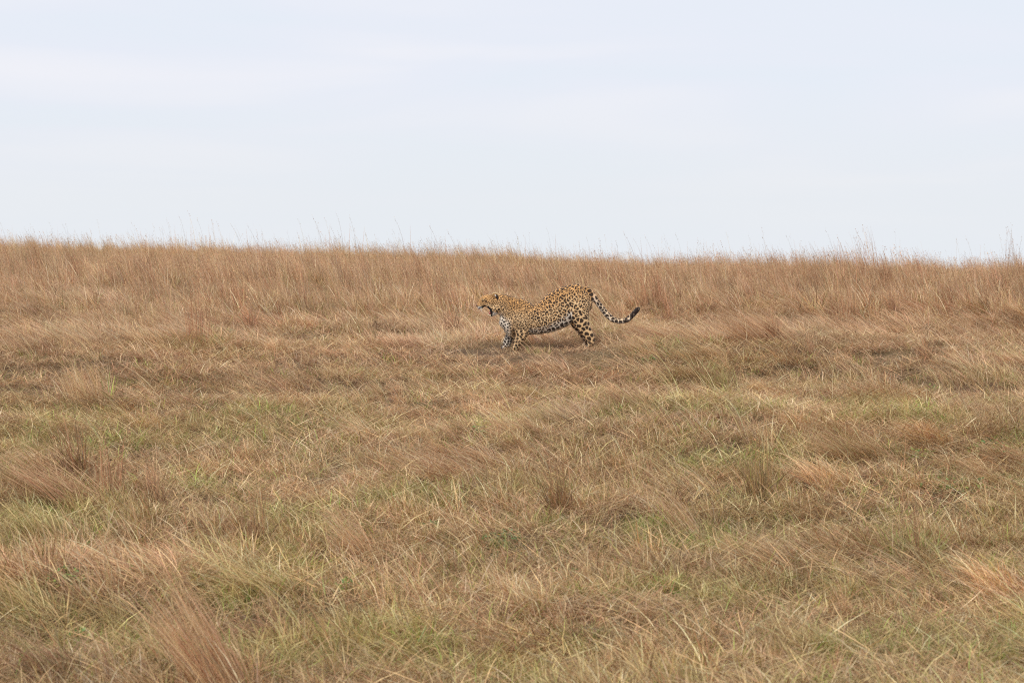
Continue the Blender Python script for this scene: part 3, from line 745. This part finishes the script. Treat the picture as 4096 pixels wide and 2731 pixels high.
# short coat: pale tufts on chest, belly and chin and fine hair all over the outline
def fur_mesh():
    r = np.random.default_rng(21)
    w = .05 + .9 * smooth(.25, .0, hgt) * (X < 1300) + .9 * (X < 620) * (Y > 500)
    w *= ~((Y > 860))
    pick = r.choice(nv, 9000, p=w / w.sum())
    P0 = co[pick]; N0 = no[pick]; C0 = c[pick]
    flow = np.where((X[pick] < 1500)[:, None], np.array([.75, 0, -.45]), np.array([.6, 0, -.6]))
    flow = flow + r.normal(0, .22, flow.shape)
    d_ = N0 * .38 + flow; d_ -= N0 * np.clip((d_ * N0).sum(1) - .75, 0, 9)[:, None]
    neg = (d_ * N0).sum(1) < .1; d_[neg] += N0[neg] * .5
    d_ /= np.linalg.norm(d_, axis=1)[:, None]
    shag = smooth(.25, .0, hgt[pick]) * (X[pick] < 1300) + ((X[pick] < 600) & (Y[pick] > 520))
    Lh = (.005 + .009 * np.clip(shag, 0, 1)) * r.uniform(.6, 1.3, len(pick)) * np.where(X[pick] < 430, .6, 1)
    s_ = np.cross(d_, N0); s_ /= np.maximum(np.linalg.norm(s_, axis=1), 1e-6)[:, None]; s_ *= .0011
    Vv = np.stack([P0 - s_, P0 + s_, P0 + d_ * Lh[:, None] + s_ * .2, P0 + d_ * Lh[:, None] - s_ * .2], 1).reshape(-1, 3)
    Ff = np.arange(len(Vv)).reshape(-1, 4)
    me = new_mesh('fur', Vv, Ff, [COAT], False, np.clip(np.repeat(C0, 4, 0), .004, 1))
    return me
put('fur', fur_mesh(), leo, kind='stuff')

# ------------------------------------------------------------------ single tussocks and plants that stand out
SEEDS = [300]
def hero(name, px, py, cat, label, build, group=None):
    x, y = on_ground(px, py)
    r = np.random.default_rng(SEEDS[0]); SEEDS[0] += 1
    root = put(name, None, loc=(x, y, float(ground(x, y)) - .01), label=label, cat=cat, group=group)
    k = y / FPX                                # metres per photograph pixel there
    for part, fn in build.items():
        if isinstance(fn, int):
            for q in range(fn):
                cl = Clump(); a_ = np.arange(6) * math.pi / 3
                ring_ = np.stack([np.cos(a_), np.sin(a_), np.zeros(6)], 1) * .009 * np.where(np.arange(6) % 2, 1, .55)[:, None]
                cup = np.concatenate([ring_ + [0, 0, .004], [[0, 0, 0]]])
                cl.add(cup, np.array([[6, 5, 0, 1], [6, 1, 2, 3], [6, 3, 4, 5]]), np.tile(PAL['yellow'], (7, 1)))
                cl.add(np.array([[-.0012, 0, 0], [.0012, 0, 0], [.0012, 0, -.06], [-.0012, 0, -.06]]), np.array([[0, 1, 2, 3]]), np.tile(PAL['leaf'], (4, 1)))
                put(part, cl.mesh(part), root, loc=(r.normal(0, 50) * k, r.normal(0, 50) * k, r.uniform(.07, .12)))
            continue
        cl = Clump(); fn(cl, r, k); put(part, cl.mesh(part), root)
    return root
G1 = 'tussocks that stand out from the slope'
def T(n, rad, L, th0, th1, mix, w=(.002, .0042), sp=.9, az=WIND, seg=4, heads=0., bz=(0, 0), ell=1.0):
    """lengths and radii in photograph pixels"""
    return lambda cl, r, k: blades(cl, r, n, rad * k, (L[0] * k, L[1] * k), th0, th1, w, mix, az=az, azspread=sp, seg=seg, heads=heads, base_z=(bz[0] * k, bz[1] * k), ellipse=ell)
GB = {'green': 4, 'olive': 4, 'straw': 1, 'lime': 1}
DK = {'brown': 4, 'red': 3, 'pink': 2, 'olive': 1.5, 'dark': 1.5}
PK = {'pink': 5, 'straw': 2.5, 'red': 2, 'grey': 1, 'pale': .8}
RS = {'red': 5, 'brown': 2, 'pink': 2.5, 'straw': 1}
hero('tussock', 800, 1385, 'grass tussock', 'tall reddish tussock of upright stalks over a green base, left of the leopard',
     {'stalks': T(110, 55, (130, 330), (0, 10), (4, 24), RS, sp=1.2, heads=.25, seg=5), 'leaves': T(380, 120, (40, 110), (5, 60), (30, 88), GB, sp=3)}, G1)
hero('tussock', 2612, 1240, 'grass tussock', 'dense dark-red upright tussock just right of and behind the leopard\'s tail',
     {'stalks': T(220, 60, (90, 215), (0, 14), (6, 34), RS, sp=1.3, heads=.3), 'leaves': T(200, 80, (40, 100), (5, 45), (30, 80), DK, sp=2)}, G1)
hero('tussock', 3215, 1190, 'grass tussock', 'dark-based tussock with a few stalks leaning left, below the skyline on the right',
     {'leaves': T(260, 42, (40, 130), (5, 45), (25, 80), DK, sp=1.6), 'stalks': T(26, 40, (120, 220), (6, 28), (15, 48), RS, sp=.6, heads=.4)}, G1)
hero('tussock', 1800, 1320, 'grass tussock', 'rounded olive-brown tussock close in front of the leopard\'s open mouth',
     {'leaves': T(420, 60, (60, 125), (10, 60), (60, 100), {'olive': 3, 'pink': 4, 'brown': 2, 'green': 1, 'straw': 2}, sp=1.5)}, G1)
hero('tussock', 715, 1525, 'grass tussock', 'small dark tussock leaning right with green shoots at its foot, below the tall reddish one',
     {'leaves': T(220, 60, (50, 120), (20, 65), (40, 85), DK, sp=.8, az=.6), 'shoots': T(60, 90, (30, 60), (0, 40), (20, 60), GB, sp=3)}, G1)
hero('tussock', 370, 1620, 'grass tussock', 'yellowish feathery tussock with two broad green leaves at the left',
     {'leaves': T(360, 95, (80, 230), (5, 30), (15, 60), {'straw': 5, 'pink': 3, 'pale': 1, 'olive': 1}, sp=.7),
      'green_leaves': lambda cl, r, k: blades(cl, r, 7, 16 * k, (110 * k, 150 * k), (4, 22), (10, 35), (.012, .018), {'green': 1, 'lime': 1}, seg=4, centre=(60 * k, 0))}, G1)
hero('tussock', 450, 2010, 'grass tussock', 'rust-red upright stalks rising from a dark clump at the left edge',
     {'stalks': T(60, 60, (120, 330), (0, 9), (4, 22), {'red': 4, 'pink': 3, 'brown': 2}, w=(.0026, .0048), sp=1.3, heads=.3), 'leaves': T(300, 110, (60, 140), (5, 60), (30, 85), DK, sp=1.6)}, G1)
hero('tussock', 330, 2030, 'grass tussock', 'big windblown tussock sweeping up to the left off the picture',
     {'leaves': T(340, 150, (260, 520), (38, 62), (55, 84), {'pink': 4, 'straw': 3, 'brown': 2, 'red': 2}, sp=.16, w=(.0022, .004), seg=5), 'base': T(200, 130, (60, 150), (10, 60), (40, 90), DK, sp=2)}, G1)
hero('tussock', 70, 2070, 'grass tussock', 'dark hollow clump of brown blades at the left edge of the picture',
     {'leaves': T(360, 120, (70, 190), (40, 72), (75, 100), {'brown': 4, 'red': 2, 'dark': 3, 'straw': 1}, sp=.6)}, G1)
hero('tussock', 905, 2790, 'grass tussock', 'near blurred orange-brown tussock leaning far left at the bottom of the picture',
     {'leaves': T(430, 130, (200, 740), (12, 38), (26, 66), {'pink': 4, 'straw': 5, 'pale': 1, 'red': 1, 'brown': 1.5}, sp=.30, w=(.002, .0042), seg=6), 'base': T(150, 150, (90, 220), (10, 60), (40, 85), PK, sp=1.3)}, G1)
hero('tussock', 3480, 1850, 'grass tussock', 'combed-over tussock with hollow shade coloured into its base, above the green weeds on the right',
     {'leaves': T(520, 150, (180, 330), (35, 62), (78, 102), {'olive': 3, 'pink': 3, 'straw': 2, 'brown': 2}, sp=.35, seg=5, ell=.6), 'base': T(200, 150, (40, 90), (20, 70), (60, 95), {'dark': 3, 'brown': 3, 'olive': 2}, sp=2)}, G1)  # base blades are coloured dark as the shade under the bent leaves
hero('tussock', 3465, 1515, 'grass tussock', 'low dark round mound of bent blades, right of centre',
     {'leaves': T(420, 62, (55, 105), (20, 60), (80, 108), {'brown': 4, 'olive': 3, 'pink': 2, 'dark': 1.5}, sp=1.8)}, G1)
hero('tussock', 2720, 1375, 'grass tussock', 'flattened pinkish swirl of grass right of the leopard\'s hind legs',
     {'leaves': T(800, 165, (150, 300), (50, 70), (84, 100), PK, sp=.28, seg=5, ell=1.6, bz=(0, 18))}, G1)
hero('tussock', 3080, 1365, 'grass tussock', 'swept reddish fan of grass, second swirl to the right of the leopard',
     {'leaves': T(700, 120, (150, 290), (32, 60), (66, 94), PK, sp=.25, seg=5, ell=1.4)}, G1)
hero('tussock', 1700, 1395, 'grass tussock', 'low brown swirl of flattened grass left of the leopard\'s forepaws',
     {'leaves': T(420, 110, (90, 190), (55, 74), (86, 102), {'red': 3, 'pink': 4, 'brown': 3}, sp=.35, seg=5, bz=(0, 10))}, G1)
hero('tussock', 2400, 1392, 'grass tussock', 'low flattened sheaf in front of the leopard\'s hind feet',
     {'leaves': T(520, 150, (90, 190), (56, 76), (84, 100), {'pink': 5, 'straw': 3, 'grey': 1.5, 'brown': 1}, sp=.5, seg=5, bz=(0, 12), ell=.5)}, G1)
hero('tussock', 3400, 1300, 'grass tussock', 'upright pinkish tussock on a green foot, between the skyline and the round dark mound',
     {'stalks': T(190, 42, (90, 190), (0, 12), (5, 30), PK, sp=1.4), 'leaves': T(150, 65, (30, 70), (5, 50), (30, 80), GB, sp=3)}, G1)
hero('tussock', 3480, 1130, 'grass tussock', 'sparse tall orange stalks breaking the skyline on the right',
     {'stalks': T(70, 50, (90, 240), (2, 16), (8, 34), {'red': 3, 'pink': 3, 'straw': 2}, w=(.004, .007), sp=.7, heads=.5)}, G1)
hero('tussock', 4045, 1120, 'grass tussock', 'tallest dark seed stalks standing against the sky at the right edge',
     {'stalks': T(16, 30, (130, 240), (0, 8), (4, 20), {'brown': 3, 'red': 2, 'grey': 2}, w=(.004, .007), sp=2, heads=.8)}, G1)
hero('tussock', 3850, 1650, 'grass tussock', 'grey-brown tangled mound near the right edge, level with the trampled patch',
     {'leaves': T(420, 110, (70, 150), (30, 70), (76, 104), {'grey': 3, 'brown': 3, 'pink': 3}, sp=.9)}, G1)
hero('tussock', 2890, 1560, 'grass tussock', 'olive upright tussock below and right of the leopard\'s tail tip',
     {'leaves': T(380, 75, (60, 130), (5, 45), (25, 75), {'olive': 5, 'green': 1.5, 'brown': 3, 'pink': 2}, sp=1.6)}, G1)
hero('tussock', 2570, 1640, 'grass tussock', 'brown leaning sheaf with a green foot, below the leopard\'s hindquarters',
     {'leaves': T(420, 90, (90, 200), (30, 60), (55, 88), {'brown': 3, 'pink': 4, 'straw': 2, 'olive': 2}, sp=.35, seg=5), 'shoots': T(80, 90, (40, 90), (0, 30), (15, 50), GB, sp=3)}, G1)
hero('tussock', 3640, 2260, 'grass tussock', 'fresh green tussock of broader blades in the right foreground',
     {'leaves': T(300, 110, (70, 220), (2, 35), (15, 60), {'green': 4, 'olive': 4, 'lime': 2, 'straw': 1.5}, w=(.003, .006), sp=2)}, G1)
hero('tussock', 1080, 2560, 'grass tussock', 'dark brown hollow tangle in the left foreground beside the blurred tussock',
     {'leaves': T(460, 130, (90, 230), (20, 66), (76, 106), {'brown': 4, 'red': 3, 'dark': 2, 'olive': 1.5, 'pink': 2}, sp=1.2)}, G1)
hero('tussock', 2345, 2600, 'grass tussock', 'dark green-brown tuft in the middle of the bottom foreground',
     {'leaves': T(320, 80, (80, 180), (4, 45), (25, 80), {'green': 3, 'brown': 3, 'olive': 3, 'dark': 1.5}, sp=1.8)}, G1)
hero('tussock', 2770, 2160, 'grass tussock', 'long arching straw blades bending over to the left, right of centre',
     {'leaves': T(130, 60, (260, 480), (16, 42), (74, 104), {'straw': 4, 'pink': 3, 'pale': 2}, sp=.3, seg=7)}, G1)
hero('tussock', 1460, 2230, 'grass tussock', 'loose straw tussock arching left in the left-centre foreground',
     {'leaves': T(150, 70, (180, 380), (14, 40), (60, 95), {'straw': 4, 'pink': 4, 'pale': 1}, sp=.4, seg=6)}, G1)
hero('tussock', 3000, 1930, 'grass tussock', 'olive-brown tussock with a dark hollow, left of the combed-over one',
     {'leaves': T(420, 110, (60, 150), (5, 55), (35, 85), {'olive': 4, 'brown': 4, 'green': 1.5, 'pink': 2}, sp=1.6)}, G1)
G2 = 'small green weeds among the dry grass'
def Wd(n, rad, h, sz, mix): return lambda cl, r, k: leaves(cl, r, int(n * 1.5), rad * k, h * 1.7 * k, sz, mix)
LF = {'leaf': 4, 'green': 2, 'lime': 1}
hero('weed', 1925, 1750, 'weed', 'bright green leafy weed standing alone below the leopard\'s forepaws', {'leaves': Wd(60, 42, 48, (.025, .05), LF)}, G2)
hero('weed', 2240, 1680, 'weed', 'low blue-green weed on the trampled grass beneath the leopard', {'leaves': Wd(70, 70, 26, (.02, .045), {'teal': 4, 'leaf': 1})}, G2)
hero('weed', 3680, 1850, 'weed', 'pale green weed at the foot of the combed-over tussock', {'leaves': Wd(90, 70, 44, (.02, .045), {'leaf': 2, 'lime': 2, 'green': 1})}, G2)
hero('weed', 3830, 1960, 'weed', 'wide dark green weed patch near the right edge', {'leaves': Wd(170, 190, 40, (.02, .045), LF)}, G2)
hero('weed', 3960, 1830, 'weed', 'green weed with tiny yellow flowers at the right edge', {'leaves': Wd(110, 100, 50, (.02, .04), LF), 'flower': 9}, G2)
hero('weed', 2010, 2190, 'weed', 'low weed with a yellow flower in the middle foreground', {'leaves': Wd(120, 95, 60, (.018, .034), {'leaf': 3, 'teal': 2}), 'flower': 3}, G2)
hero('weed', 260, 2360, 'weed', 'upright green leafy weed in the left foreground', {'leaves': Wd(90, 80, 80, (.02, .036), LF)}, G2)
hero('weed', 310, 2590, 'weed', 'dark green weed low in the bottom left corner', {'leaves': Wd(60, 60, 60, (.02, .036), LF)}, G2)
# a charred twig standing on its own
def twig(cl, r, k):
    blades(cl, r, 5, 3 * k, (48 * k, 62 * k), (0, 5), (0, 8), (.006, .009), {'dark': 1}, seg=3)
    blades(cl, r, 4, 3 * k, (16 * k, 22 * k), (30, 60), (40, 70), (.005, .008), {'dark': 1}, seg=2, base_z=(20 * k, 36 * k))
hero('twig', 2936, 2225, 'twig', 'short blackened twig standing upright in the right-centre foreground', {'stem': twig})
